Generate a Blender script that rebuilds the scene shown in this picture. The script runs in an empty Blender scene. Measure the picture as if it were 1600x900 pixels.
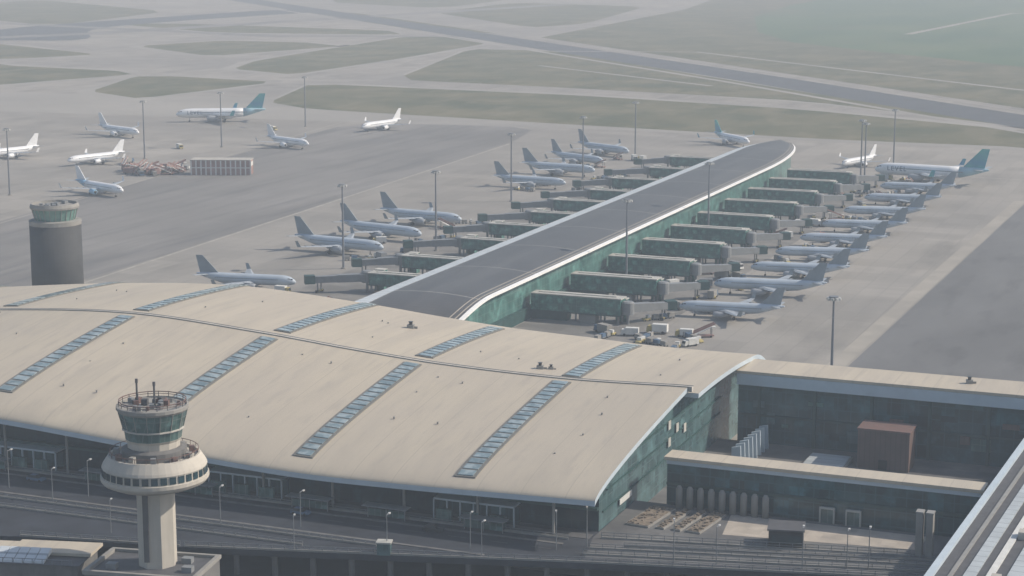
import bpy, math, random, bmesh
from mathutils import Vector, Matrix
random.seed(7)
SC=bpy.context.scene
COL=SC.collection
pi=math.pi

# ---------------------------------------------------------------- materials
def mat(name,col,rough=0.7,var=0.15,scale=0.3,metal=0.0,col2=None,detail=4,stretch=(1,1,1),spec=0.3):
    m=bpy.data.materials.new(name);m.use_nodes=True
    nt=m.node_tree;N=nt.nodes;L=nt.links
    b=N["Principled BSDF"];b.inputs["Roughness"].default_value=rough;b.inputs["Metallic"].default_value=metal
    b.inputs["Specular IOR Level"].default_value=spec
    tc=N.new("ShaderNodeTexCoord");mp=N.new("ShaderNodeMapping");mp.inputs["Scale"].default_value=stretch
    L.new(tc.outputs["Object"],mp.inputs[0])
    nz=N.new("ShaderNodeTexNoise");nz.inputs["Scale"].default_value=scale;nz.inputs["Detail"].default_value=detail
    L.new(mp.outputs[0],nz.inputs["Vector"])
    rp=N.new("ShaderNodeMapRange");rp.inputs[1].default_value=0.3;rp.inputs[2].default_value=0.7
    L.new(nz.outputs[0],rp.inputs[0])
    mx=N.new("ShaderNodeMix");mx.data_type='RGBA'
    if col2 is None:
        mx.inputs[6].default_value=(*[c*(1-var) for c in col],1);mx.inputs[7].default_value=(*[min(1,c*(1+var)) for c in col],1)
    else:
        mx.inputs[6].default_value=(*col,1);mx.inputs[7].default_value=(*col2,1)
    L.new(rp.outputs[0],mx.inputs[0]);L.new(mx.outputs[2],b.inputs["Base Color"])
    return m
def add_lines(m,axis,period,width,col,fac=1.0,offset=0.0):
    nt=m.node_tree;N=nt.nodes;L=nt.links;b=N["Principled BSDF"]
    src=b.inputs["Base Color"].links[0].from_socket
    tc=N.new("ShaderNodeTexCoord");sp=N.new("ShaderNodeSeparateXYZ");L.new(tc.outputs["Object"],sp.inputs[0])
    if axis=='s':
        a=N.new("ShaderNodeMath");a.operation='ADD';L.new(sp.outputs[0],a.inputs[0]);L.new(sp.outputs[1],a.inputs[1]);o=a.outputs[0]
    else: o=sp.outputs['xyz'.index(axis)]
    ad=N.new("ShaderNodeMath");ad.operation='ADD';ad.inputs[1].default_value=10000*period+offset;L.new(o,ad.inputs[0])
    md=N.new("ShaderNodeMath");md.operation='MODULO';md.inputs[1].default_value=period;L.new(ad.outputs[0],md.inputs[0])
    lt=N.new("ShaderNodeMath");lt.operation='LESS_THAN';lt.inputs[1].default_value=width;L.new(md.outputs[0],lt.inputs[0])
    fm=N.new("ShaderNodeMath");fm.operation='MULTIPLY';fm.inputs[1].default_value=fac;L.new(lt.outputs[0],fm.inputs[0])
    mx=N.new("ShaderNodeMix");mx.data_type='RGBA';mx.inputs[7].default_value=(*col,1)
    L.new(fm.outputs[0],mx.inputs[0]);L.new(src,mx.inputs[6]);L.new(mx.outputs[2],b.inputs["Base Color"])
    return m
def add_patches(m,scale,thr,col,fac=0.6,stretch=(1,1,1),soft=0.08):
    nt=m.node_tree;N=nt.nodes;L=nt.links;b=N["Principled BSDF"]
    src=b.inputs["Base Color"].links[0].from_socket
    tc=N.new("ShaderNodeTexCoord");mp=N.new("ShaderNodeMapping");mp.inputs["Scale"].default_value=stretch
    L.new(tc.outputs["Object"],mp.inputs[0])
    nz=N.new("ShaderNodeTexNoise");nz.inputs["Scale"].default_value=scale;nz.inputs["Detail"].default_value=5;nz.inputs["Roughness"].default_value=0.6
    L.new(mp.outputs[0],nz.inputs["Vector"])
    rp=N.new("ShaderNodeMapRange");rp.inputs[1].default_value=thr-soft;rp.inputs[2].default_value=thr+soft;rp.inputs[4].default_value=fac
    L.new(nz.outputs[0],rp.inputs[0])
    mx=N.new("ShaderNodeMix");mx.data_type='RGBA';mx.inputs[7].default_value=(*col,1)
    L.new(rp.outputs[0],mx.inputs[0]);L.new(src,mx.inputs[6]);L.new(mx.outputs[2],b.inputs["Base Color"])
    return m
def add_slabs(m,size,amt,sq=(1,1,1)):
    nt=m.node_tree;N=nt.nodes;L=nt.links;b=N["Principled BSDF"]
    src=b.inputs["Base Color"].links[0].from_socket
    tc=N.new("ShaderNodeTexCoord");sn=N.new("ShaderNodeVectorMath");sn.operation='SNAP';sn.inputs[1].default_value=(size*sq[0],size*sq[1],size*sq[2])
    ad=N.new("ShaderNodeVectorMath");ad.operation='ADD';ad.inputs[1].default_value=(.013,.017,.011)
    L.new(tc.outputs["Object"],ad.inputs[0]);L.new(ad.outputs[0],sn.inputs[0])
    wn=N.new("ShaderNodeTexWhiteNoise");L.new(sn.outputs[0],wn.inputs["Vector"])
    rp=N.new("ShaderNodeMapRange");rp.inputs[3].default_value=1-amt;rp.inputs[4].default_value=1+amt;L.new(wn.outputs[0],rp.inputs[0])
    vm=N.new("ShaderNodeVectorMath");vm.operation='SCALE';L.new(src,vm.inputs[0]);L.new(rp.outputs[0],vm.inputs["Scale"])
    L.new(vm.outputs[0],b.inputs["Base Color"]);return m

M={}
M['apron']=add_patches(add_patches(mat("apron_concrete",(0.30,0.28,0.25),0.85,0.12,0.012,detail=6),0.05,0.57,(0.17,0.162,0.15),0.6,(1,0.25,1)),0.006,0.52,(0.215,0.205,0.19),0.75)
add_patches(M['apron'],0.02,0.60,(0.36,0.335,0.30),0.55,(0.3,1,1))
add_patches(M['apron'],0.003,0.55,(0.24,0.225,0.205),0.6)
add_lines(M['apron'],'x',7.5,0.25,(0.16,0.155,0.15),0.5);add_lines(M['apron'],'y',7.5,0.25,(0.16,0.155,0.15),0.5)
add_slabs(M['apron'],15,0.08)
M['asphalt']=add_patches(mat("taxiway_asphalt",(0.21,0.20,0.19),0.85,0.12,0.01,detail=6),0.03,0.54,(0.145,0.14,0.135),0.65,(1,0.2,1))
add_patches(M['asphalt'],0.15,0.58,(0.115,0.115,0.115),0.55,(1,0.06,1))
add_slabs(M['asphalt'],22,0.05)
M['asphalt_mid']=add_patches(mat("service_asphalt",(0.155,0.155,0.155),0.85,0.12,0.01,detail=6),0.02,0.54,(0.11,0.11,0.11),0.65,(1,0.3,1))
add_patches(M['asphalt_mid'],0.1,0.60,(0.08,0.08,0.08),0.5,(1,.3,1))
M['asphalt_dark']=add_patches(mat("runway_asphalt",(0.085,0.09,0.10),0.85,0.2,0.02),0.02,0.55,(0.055,0.06,0.065),0.6)
M['stand']=add_patches(mat("stand_concrete_stained",(0.21,0.20,0.185),0.85,0.15,0.05,detail=6),0.08,0.50,(0.12,0.117,0.11),0.7,(0.5,1,1))
add_slabs(M['stand'],7.5,0.08)
M['concrete_light']=add_patches(mat("taxiway_concrete",(0.30,0.285,0.26),0.85,0.12,0.008,detail=6),0.01,0.55,(0.23,0.22,0.205),0.6)
M['grass']=add_patches(mat("dry_grass",(0.078,0.08,0.034),0.95,0.0,0.012,col2=(0.155,0.137,0.075),detail=8),0.02,0.53,(0.055,0.068,0.028),0.7,(1,1,1))
add_patches(M['grass'],0.05,0.58,(0.19,0.165,0.105),0.55,(1,0.4,1))
M['grass_green']=add_patches(mat("green_field",(0.04,0.10,0.038),0.95,0.0,0.004,col2=(0.09,0.135,0.055),detail=8),0.012,0.53,(0.03,0.085,0.03),0.7,(1,0.3,1))
add_patches(M['grass_green'],0.006,0.62,(0.12,0.12,0.07),0.5,(1,0.5,1))
M['paint']=mat("road_paint",(0.5,0.49,0.47),0.7,0.15,0.5)
M['paint_faded']=mat("apron_faded_paint",(0.34,0.32,0.28),0.7,0.2,0.3)
M['pale_strip']=add_patches(mat("pale_concrete_strip",(0.33,0.305,0.265),0.85,0.12,0.05),0.08,.55,(0.25,.235,.21),.5)
M['road']=add_patches(mat("road_asphalt",(0.035,0.040,0.05),0.85,0.25,0.15),0.08,0.55,(0.022,0.024,0.03),0.6)
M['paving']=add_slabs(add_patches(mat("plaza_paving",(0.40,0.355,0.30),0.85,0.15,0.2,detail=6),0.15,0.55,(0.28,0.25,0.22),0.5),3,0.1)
M['plaza']=add_slabs(add_patches(mat("plaza_floor",(0.14,0.138,0.135),0.85,0.2,0.1),0.07,0.52,(0.075,0.075,0.08),0.7),4,.1)
M['roof']=add_patches(add_patches(mat("cream_roof_sheet",(0.50,0.44,0.345),0.6,0.06,0.06,detail=6),0.12,0.54,(0.40,0.355,0.29),0.6,(1,0.06,1)),0.03,0.52,(0.43,0.38,0.31),0.6)
add_patches(M['roof'],0.5,0.60,(0.36,0.32,0.27),0.5,(1,0.1,1))
add_lines(M['roof'],'x',9.55,0.22,(0.36,0.32,0.26),0.7,2.0);add_lines(M['roof'],'x',1.6,0.12,(0.41,0.365,0.30),0.4)
M['gutter']=mat("gutter_metal",(0.26,0.255,0.24),0.6,0.1,0.4)
M['gutter_light']=mat("gutter_rim",(0.54,0.50,0.44),0.6,0.1,0.4)
M['fascia']=mat("fascia_panel",(0.46,0.53,0.58),0.5,0.06,0.3)
M['soffit']=mat("soffit_panel",(0.20,0.22,0.23),0.7,0.08,0.2)
M['frame_dark']=mat("skylight_frame",(0.17,0.165,0.15),0.6,0.1,1.0)
M['skyglass']=add_patches(mat("skylight_glass",(0.17,0.23,0.25),0.15,0.25,0.25,spec=0.6),0.4,0.52,(0.36,0.42,0.43),0.8)
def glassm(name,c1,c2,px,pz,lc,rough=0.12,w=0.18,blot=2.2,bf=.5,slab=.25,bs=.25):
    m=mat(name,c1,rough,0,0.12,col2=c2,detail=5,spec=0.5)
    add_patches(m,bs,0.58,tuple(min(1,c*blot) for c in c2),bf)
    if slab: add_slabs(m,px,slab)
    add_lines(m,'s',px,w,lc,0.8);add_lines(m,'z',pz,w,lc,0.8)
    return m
M['glass_front']=glassm("facade_glass_dark",(0.006,0.022,0.030),(0.016,0.040,0.05),3.0,2.6,(0.018,0.04,0.045))
M['glass_side']=glassm("side_wall_glass",(0.045,0.09,0.095),(0.07,0.125,0.13),3.2,2.4,(0.10,0.16,0.165),.25)
M['glass_wing']=glassm("wing_glass",(0.010,0.042,0.050),(0.028,0.08,0.09),3.2,3.2,(0.045,0.105,0.115),.1,w=.22,slab=.35)
M['glass_pier']=glassm("pier_glass_green",(0.04,0.11,0.10),(0.075,0.165,0.15),2.5,2.6,(0.13,0.22,0.20),.3)
M['glass_bridge']=glassm("bridge_glass_green",(0.022,0.085,0.075),(0.055,0.15,0.13),1.9,2.6,(0.08,0.17,0.15),.2,blot=2.3,bf=.7,bs=.5,w=.2,slab=.3)  # pale noise blotches paint reflections into the bridge glass colour
M['dark_green']=mat("dark_green_cladding",(0.025,0.065,0.062),0.6,0.3,0.4)
M['pier_roof']=add_patches(mat("pier_roof_dark_zinc",(0.085,0.086,0.088),0.5,0.10,0.05,detail=5),0.1,0.56,(0.12,0.12,0.12),0.6,(1,0.1,1))
add_lines(M['pier_roof'],'y',47,0.7,(0.34,0.33,0.31),0.6,12);add_lines(M['pier_roof'],'x',1.2,0.12,(0.07,0.07,0.075),0.4)
M['pier_light']=add_lines(mat("pier_skylight_band",(0.58,0.62,0.64),0.35,0.08,0.2),'y',3.0,0.6,(0.30,0.33,0.35),0.9)
M['flat_light']=add_lines(mat("flat_rooflight_panel",(0.42,0.45,0.46),0.35,0.15,0.2),'y',3.0,0.25,(0.2,0.22,0.23),0.8)
M['pier_edge']=mat("pier_white_edge",(0.82,0.82,0.80),0.5,0.04,0.2)
M['pier_tan']=mat("pier_tan_trim",(0.40,0.36,0.30),0.6,0.05,0.2)
M['bridge_roof']=mat("bridge_roof_pale",(0.42,0.41,0.37),0.6,0.2,0.3)
M['steel']=mat("galvanised_steel",(0.22,0.23,0.24),0.5,0.1,1.0,0.3)
M['mast']=mat("mast_paint",(0.17,0.18,0.20),0.6,0.1,1.0)
M['white']=mat("aircraft_white_paint",(0.74,0.76,0.78),0.35,0.04,0.2)
M['bluegrey']=mat("aircraft_pale_grey_paint",(0.43,0.49,0.55),0.4,0.08,0.2)
M['winrow']=add_lines(mat("cabin_window_band",(0.43,0.49,0.55),0.4,0.05,0.2),'x',0.68,0.3,(0.04,0.045,0.05),1.0)
M['grey_wing']=mat("wing_grey_paint",(0.31,0.345,0.38),0.45,0.06,0.3)
M['fin_grey']=mat("fin_mid_grey",(0.22,0.26,0.29),0.5,0.15,0.3)
M['fin_white']=mat("fin_white",(0.70,0.72,0.74),0.4,0.05,0.3)
M['fin_blue']=mat("fin_light_blue",(0.25,0.45,0.62),0.4,0.1,0.3)
M['fin_teal']=mat("fin_teal_green",(0.04,0.22,0.38),0.4,0,0.22,col2=(0.07,0.40,0.34),detail=1)
M['cyan']=mat("cyan_body_paint",(0.32,0.50,0.57),0.4,0.1,0.2)
M['engine']=mat("engine_paint",(0.30,0.32,0.34),0.4,0.1,0.5)
M['dark']=mat("dark_glass_black",(0.02,0.022,0.025),0.3,0.2,0.5)
M['tyre']=mat("tyre_rubber",(0.02,0.02,0.02),0.9,0.1,2)
M['navy']=mat("livery_navy",(0.03,0.07,0.14),0.5,0.05,1)
M['tower']=add_patches(mat("tower_concrete",(0.47,0.435,0.375),0.8,0.06,0.3,detail=6),0.3,0.56,(0.36,0.335,0.29),0.55,(1,1,0.15))
M['tower_red']=mat("tower_red_brown",(0.13,0.095,0.085),0.7,0.25,1.0,col2=(0.19,0.105,0.09))
M['tower_dark']=mat("tower_dark_panel",(0.085,0.085,0.09),0.7,0.15,0.5)
M['tower_glass']=glassm("tower_cab_glass",(0.04,0.085,0.08),(0.10,0.16,0.15),1.6,9.0,(0.15,0.19,0.175))
M['btower']=mat("dark_grey_tower_cladding",(0.055,0.056,0.057),0.75,0.12,0.3)
add_lines(M['btower'],'s',1.5,0.15,(0.04,0.04,0.04),0.6);add_lines(M['btower'],'z',1.6,0.12,(0.04,0.04,0.04),0.5)
M['btower_glass']=mat("green_cab_glass",(0.13,0.24,0.21),0.25,0.25,0.5)
M['concrete']=mat("weathered_concrete",(0.26,0.25,0.23),0.85,0.15,0.3,detail=6)
M['concrete_dark']=add_patches(mat("dark_concrete",(0.15,0.145,0.14),0.85,0.15,0.3,detail=6),.4,.55,(.09,.09,.09),.6,(1,1,.3))  # darker concrete tone with noise streaks drawn out upright
M['concrete_pale']=mat("pale_concrete",(0.42,0.40,0.36),0.8,0.1,0.3,detail=6)
M['rust']=add_lines(mat("brown_metal_box",(0.135,0.09,0.078),0.7,0.15,0.3),'s',1.2,0.2,(0.09,0.06,0.052),0.7)
M['red']=mat("faded_red_paint",(0.28,0.17,0.15),0.7,0.3,0.3)
M['white_plain']=mat("white_metal",(0.60,0.60,0.57),0.6,0.08,0.5)
M['yellow']=mat("safety_yellow",(0.40,0.33,0.13),0.6,0.15,0.6)
M['blue']=mat("vehicle_blue",(0.08,0.13,0.20),0.5,0.1,0.6)
M['grey']=mat("vehicle_grey",(0.20,0.21,0.215),0.5,0.1,0.6)
M['rubble']=mat("brown_rubble",(0.19,0.155,0.12),0.95,0.4,1.5,detail=8)
M['lamp']=mat("lamp_head_metal",(0.5,0.5,0.48),0.4,0.05,1)

# ---------------------------------------------------------------- mesh builder
class MB:
    def __init__(s): s.v=[];s.f=[];s.m=[];s.mats=[];s.smooth=set();s.seg=[]
    def mi(s,m):
        if m not in s.mats: s.mats.append(m)
        return s.mats.index(m)
    def add(s,vs,fs,m,smooth=False):
        o=len(s.v);f0=len(s.f);s.v+= [tuple(v) for v in vs];k=s.mi(m)
        for f in fs:
            if smooth: s.smooth.add(len(s.f))
            s.f.append(tuple(i+o for i in f));s.m.append(k)
        s.seg.append([o,len(s.v),f0,len(s.f)])
        return s
    def box(s,x0,x1,y0,y1,z0,z1,m,rot=0,c=None):
        vs=[(x0,y0,z0),(x1,y0,z0),(x1,y1,z0),(x0,y1,z0),(x0,y0,z1),(x1,y0,z1),(x1,y1,z1),(x0,y1,z1)]
        if rot:
            cx,cy=c if c else ((x0+x1)/2,(y0+y1)/2);ca,sa=math.cos(rot),math.sin(rot)
            vs=[(cx+(x-cx)*ca-(y-cy)*sa,cy+(x-cx)*sa+(y-cy)*ca,z) for x,y,z in vs]
        return s.add(vs,[(0,3,2,1),(4,5,6,7),(0,1,5,4),(1,2,6,5),(2,3,7,6),(3,0,4,7)],m)
    def prism(s,pts,z0,z1,m):
        n=len(pts)
        vs=[(x,y,z0) for x,y in pts]+[(x,y,z1) for x,y in pts]
        return s.add(vs,[tuple(range(n-1,-1,-1)),tuple(range(n,2*n))]+[(i,(i+1)%n,n+(i+1)%n,n+i) for i in range(n)],m)
    def hexa(s,a,b,m):
        return s.add(list(a)+list(b),[(3,2,1,0),(4,5,6,7)]+[(i,(i+1)%4,4+(i+1)%4,4+i) for i in range(4)],m)
    def rev(s,prof,m,cx=0,cy=0,n=32,smooth=False,caps=True,a0=0):
        vs=[];fs=[]
        for r,z in prof:
            for i in range(n):
                a=a0+2*pi*i/n;vs.append((cx+r*math.cos(a),cy+r*math.sin(a),z))
        for j in range(len(prof)-1):
            for i in range(n):
                k=(i+1)%n;fs.append((j*n+i,j*n+k,(j+1)*n+k,(j+1)*n+i))
        s.add(vs,fs,m,smooth)
        if caps:
            o=len(s.v)-len(vs)
            s.f.append(tuple(o+i for i in range(n-1,-1,-1)));s.m.append(s.mi(m))
            s.f.append(tuple(o+(len(prof)-1)*n+i for i in range(n)));s.m.append(s.mi(m))
            s.seg[-1][3]=len(s.f)
        return s
    def loft(s,st,m,n=14):
        vs=[];fs=[]
        for x,r,yc,zc in st:
            for i in range(n):
                a=2*pi*i/n;vs.append((x,yc+r*math.cos(a),zc+r*math.sin(a)))
        for j in range(len(st)-1):
            for i in range(n):
                k=(i+1)%n;fs.append((j*n+i,j*n+k,(j+1)*n+k,(j+1)*n+i))
        fs.append(tuple(range(n)));fs.append(tuple((len(st)-1)*n+i for i in range(n-1,-1,-1)))
        return s.add(vs,fs,m,True)
    def wheel(s,x,y,r,w,m,n=10):
        vs=[(x+r*math.cos(a*2*pi/n),y+d,r+r*math.sin(a*2*pi/n)) for d in (-w/2,w/2) for a in range(n)]
        return s.add(vs,[tuple(range(n)),tuple(range(2*n-1,n-1,-1))]+[(i,(i+1)%n,n+(i+1)%n,n+i) for i in range(n)],m)
    def mesh(s,name):
        me=bpy.data.meshes.new(name);me.from_pydata(s.v,[],s.f)
        for mm in s.mats: me.materials.append(mm)
        me.polygons.foreach_set("material_index",s.m)
        me.polygons.foreach_set("use_smooth",[i in s.smooth for i in range(len(s.f))])
        b=bmesh.new();b.from_mesh(me);bmesh.ops.recalc_face_normals(b,faces=b.faces);b.to_mesh(me);b.free()
        me.update();return me
    def split(s):
        out=[]
        for v0,v1,f0,f1 in s.seg:
            q=MB();q.mats=list(s.mats);q.v=s.v[v0:v1]
            for i in range(f0,f1):
                if i in s.smooth:q.smooth.add(len(q.f))
                q.f.append(tuple(k-v0 for k in s.f[i]));q.m.append(s.m[i])
            out.append(q)
        return out
def tag(o,label=None,cat=None,kind=None,group=None):
    if label:o["label"]=label
    if cat:o["category"]=cat
    if kind:o["kind"]=kind
    if group:o["group"]=group
def obj(name,mb,parent=None,loc=(0,0,0),rot=0,label=None,cat=None,kind=None,group=None):
    me=mb.mesh(name) if isinstance(mb,MB) else mb
    o=bpy.data.objects.new(name,me);COL.objects.link(o);o.location=loc;o.rotation_euler=(0,0,rot)
    if parent: o.parent=parent
    tag(o,label,cat,kind,group);return o
def each(name,mb,parent):
    for q in mb.split(): obj(name,q,parent)
def empty(name,loc=(0,0,0),rot=0,label=None,cat=None,group=None):
    e=bpy.data.objects.new(name,None);COL.objects.link(e);e.location=loc;e.rotation_euler=(0,0,rot);e.empty_display_size=0.5
    tag(e,label,cat,None,group);return e
def make_thing(name,parts,loc,rot=0,scale=1,label=None,cat=None,group=None):
    e=empty(name,loc,rot,label,cat,group);e.scale=(scale,)*3
    for p in parts:
        o=bpy.data.objects.new(p[0],p[1]);COL.objects.link(o);o.parent=e
    return e
def pieces(name,mb): return [(name,q.mesh(name)) for q in mb.split()]

# ---------------------------------------------------------------- world, sun, camera
W=bpy.data.worlds.new("World");SC.world=W;W.use_nodes=True
nt=W.node_tree;bg=nt.nodes["Background"];sky=nt.nodes.new("ShaderNodeTexSky");sky.sky_type='NISHITA';sky.sun_disc=False
AZ=math.radians(62);EL=math.radians(38)
sky.sun_elevation=EL;sky.sun_rotation=AZ;sky.dust_density=1.5;sky.air_density=1.0
nt.links.new(sky.outputs[0],bg.inputs[0]);bg.inputs[1].default_value=0.14
sl=bpy.data.lights.new("Sun",'SUN');sl.energy=4.5;sl.angle=math.radians(0.6);sl.color=(1,0.93,0.82)
so=bpy.data.objects.new("Sun",sl);COL.objects.link(so)
sd=Vector((math.sin(AZ)*math.cos(EL),math.cos(AZ)*math.cos(EL),math.sin(EL)))
so.rotation_euler=sd.to_track_quat('Z','Y').to_euler();so.location=(0,0,300)
cd=bpy.data.cameras.new("Camera");co=bpy.data.objects.new("Camera",cd);COL.objects.link(co)
cd.sensor_width=36;cd.lens=67.5;cd.clip_start=1;cd.clip_end=20000
co.location=(0,0,128);co.rotation_euler=(math.radians(90-10.721),0,math.radians(21.9));SC.camera=co
SC.view_settings.view_transform='Standard'

hm=bpy.data.materials.new("thin_haze_air");hm.use_nodes=True
hn=hm.node_tree;hn.nodes.clear();ho=hn.nodes.new("ShaderNodeOutputMaterial");vs=hn.nodes.new("ShaderNodeVolumeScatter")
vs.inputs["Color"].default_value=(0.78,0.89,1.0,1);vs.inputs["Density"].default_value=0.00034;vs.inputs["Anisotropy"].default_value=0.0
hn.links.new(vs.outputs[0],ho.inputs["Volume"])
hb=MB().box(-7000,5000,-600,9000,-60,230,hm)
obj("sky_haze",hb,kind="structure",label="thin bluish haze in the air over the airfield")

# ---------------------------------------------------------------- ground sheets
def chaikin(p,n=3,k=.2):
    for _ in range(n):
        q=[]
        for i in range(len(p)):
            a=p[i];b=p[(i+1)%len(p)]
            q.append((a[0]*(1-k)+b[0]*k,a[1]*(1-k)+b[1]*k));q.append((a[0]*k+b[0]*(1-k),a[1]*k+b[1]*(1-k)))
        p=q
    return p
def sheet(name,pts,z,m,label,smooth=0,k=.2):
    if smooth: pts=chaikin(pts,smooth,k)
    b=MB();b.add([(x,y,z) for x,y in pts],[tuple(range(len(pts)))],m)
    return obj(name,b,kind="structure",label=label)
def strip_pts(line,w):
    L=[];Rr=[]
    for i,(x,y) in enumerate(line):
        a=line[max(0,i-1)];b=line[min(len(line)-1,i+1)]
        dx,dy=b[0]-a[0],b[1]-a[1];d=math.hypot(dx,dy);nx,ny=-dy/d*w/2,dx/d*w/2
        L.append((x+nx,y+ny));Rr.append((x-nx,y-ny))
    return L+Rr[::-1]
gb=MB();gb.add([(-9000,-800,0),(6000,-800,0),(6000,12000,0),(-9000,12000,0)],[(0,1,2,3)],M['apron'])
obj("ground",gb,kind="structure",label="broad pale grey concrete airfield apron")
sheet("taxiway",[(-397,480),(-425,1053),(-445,1150),(-570,1160),(-540,860),(-490,440)],0.02,M['asphalt'],"grey asphalt taxi lane beside the remote stands",1)
sheet("taxiway",[(-115,470),(-109,910),(-60,935),(500,915),(500,470)],0.02,M['asphalt_mid'],"darker asphalt service area beside the parked aircraft")
sheet("taxiway",[(-720,1120),(-300,1160),(700,1000),(700,1090),(-150,1250),(-560,1300),(-900,1240),(-1500,1200),(-1500,1040)],0.03,M['concrete_light'],"wide pale taxiway past the end of the pier")
sheet("service_road",[(-226,520),(-182,520),(-182,985),(-226,985)],0.02,M['stand'],"stained grey concrete service strip beside the pier")
sheet("service_road",[(-322,540),(-262,540),(-262,1010),(-322,1010)],0.02,M['stand'],"stained grey concrete service strip beside the pier")
G=[[(-1500,1830),(-1285,1735),(-1105,1640),(-1150,1550),(-1300,1520)],
[(-1145,1770),(-1110,1890),(-1010,1895),(-940,1850),(-990,1660)],
[(-882,1520),(-915,1620),(-955,2060),(-905,2060),(-815,1960),(-800,1700),(-800,1480)],
[(-1300,1640),(-1100,1478),(-965,1460),(-930,1430),(-975,1280),(-1200,1200)],
[(-865,1270),(-915,1410),(-885,1425),(-775,1405),(-795,1230)],
[(-690,1240),(-740,1400),(-499,1378),(-315,1330),(-151,1242),(300,990),(300,930),(-139,1150),(-253,1148),(-426,1172),(-640,1205)],
[(-695,1465),(-795,1860),(-700,1860),(-420,1550),(-161,1275),(200,880),(-60,1160),(-151,1262),(-325,1395),(-530,1440)],
[(-1450,2170),(-1335,2200),(-1030,2150),(-970,2070),(-1200,2030)],
[(-1380,2600),(-1250,2540),(-870,2140),(-980,2150),(-1150,2330)],
[(-890,2280),(-1180,2620),(-1200,3000),(-950,2930),(-860,2400)],
[(-2000,2400),(-1480,2090),(-1560,2500),(-2000,2800)],
[(-1500,2900),(-1230,2760),(-1280,3400),(-1800,3700)]]
for i,p in enumerate(G):
    sheet("grass",p,0.05,M['grass'],"dry green-brown grass island between taxiways",1,.10)
for i in (0,1,2,3,4,5,6,7):
    p=chaikin(G[i],1,.10);cx=sum(a for a,b in p)/len(p);cy=sum(b for a,b in p)/len(p)
    sheet("taxiway_shoulder",[(a+ (8 if a>cx else -8),b+(14 if b>cy else -14)) for a,b in p],0.035,M['concrete_light'],"pale concrete shoulder around a grass island")
sheet("grass",[(-800,2080),(-862,2855),(-1100,4200),(3000,4200),(3000,-900),(800,345),(-100,1320)],0.04,M['grass'],"dry grassland beyond the runway")
sheet("grass",[(-560,2150),(-740,2800),(-780,4100),(2900,4150),(2900,700),(500,1280),(0,1610),(-300,1880)],0.06,M['grass_green'],"green fields beyond the runway",1)
RW=[(-2600,3920),(-1397,2635),(-890,2094),(-403,1576),(-159,1302),(900,150)]
sheet("runway",strip_pts(RW,52),0.08,M['asphalt_dark'],"dark asphalt runway crossing the airfield")
sheet("runway_edge",strip_pts([(x+30,y+28) for x,y in RW],5),0.10,M['concrete_light'],"pale runway edge line")
sheet("runway_edge",strip_pts([(x-30,y-28) for x,y in RW],7),0.10,M['concrete_light'],"pale concrete runway shoulder")
sheet("taxiway",chaikin([(-1390,1790),(-1500,2000),(-1480,2300),(-1440,2640),(-1330,2640),(-1390,2300),(-1400,2050),(-1240,1830)],2),0.06,M['asphalt_dark'],"dark curved taxiway joining the runway")
sheet("taxiway",strip_pts([(-1100,2960),(-1250,2300),(-1330,1950),(-1500,1600)],40),0.07,M['asphalt'],"grey asphalt connecting taxiway")
sheet("taxiway",strip_pts([(-1700,2150),(-1100,1990),(-860,2080)],30),0.065,M['asphalt'],"grey asphalt connecting taxiway")
sheet("service_road",strip_pts([(-720,1850),(-560,1900),(-200,1560),(200,1250)],7),0.09,M['concrete_light'],"narrow pale service road across the grass")
sheet("service_road",strip_pts([(-420,2300),(-380,2900),(-100,3300)],10),0.10,M['concrete_light'],"narrow pale track across the fields")
sheet("service_road",strip_pts([(-430,1500),(-640,1660)],6),0.10,M['concrete_light'],"narrow pale service road across the grass")
sheet("apron_marking",strip_pts([(-118.5,480),(-112,920)],5.5),0.05,M['pale_strip'],"broad faded pale strip along the apron edge")
sheet("apron_marking",strip_pts([(-395,480),(-425,1053)],1.4),0.05,M['paint_faded'],"long faded apron boundary line")
sheet("apron_marking",strip_pts([(-208,1000),(-100,1000),(60,985)],1.2),0.05,M['paint_faded'],"faded white apron line")
sheet("apron_marking",strip_pts([(-490,500),(-540,860),(-575,1130)],0.8),0.05,M['paint_faded'],"long faded taxi lane centre line")

# ---------------------------------------------------------------- terminal building
def cr(xs,ys,x):
    n=len(xs)
    if x<=xs[0]: return ys[0]
    if x>=xs[-1]: return ys[-1]
    i=max(j for j in range(n-1) if xs[j]<=x)
    t=(x-xs[i])/(xs[i+1]-xs[i]);p1,p2=ys[i],ys[i+1]
    def sl(j):
        if j==0: return (ys[1]-ys[0])/(xs[1]-xs[0])
        if j==n-1: return (ys[-1]-ys[-2])/(xs[-1]-xs[-2])
        return (ys[j+1]-ys[j-1])/(xs[j+1]-xs[j-1])
    h=xs[i+1]-xs[i];m1,m2=sl(i)*h,sl(i+1)*h
    return (2*t**3-3*t**2+1)*p1+(t**3-2*t**2+t)*m1+(-2*t**3+3*t**2)*p2+(t**3-t**2)*m2
SX=[-420,-350,-310,-269,-232,-205,-181,-149,-122];SZ=[17,24.6,28.6,30.8,28.8,26.5,24.9,24.2,24.9]
EX=[-420,-300,-263,-235,-208,-185,-161,-139,-122];EZ=[15,20.0,18.9,17.2,15.4,14.5,14.8,15.4,15.9]
Y0,YS,YB=345.0,408.0,486.0
def rz(x,y):
    sp=cr(SX,SZ,x)
    if y<=YS:
        s=max(0,(y-Y0)/(YS-Y0));e=cr(EX,EZ,x);return e+(sp-e)*(s**0.62)
    t=(y-YS)/52;dr=2.0+max(0,min(1,(x+165)/40))*1.2
    z=sp-dr*t*t
    if y>460: z-=0.02*(y-460)**2
    z-=max(0,min(1,(x+165)/44))*1.6*max(0,1-t)
    return z
TB=empty("terminal_building",(-240,400,0),0,"long airport terminal with wavy cream roof and dark glass front","building")
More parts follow.
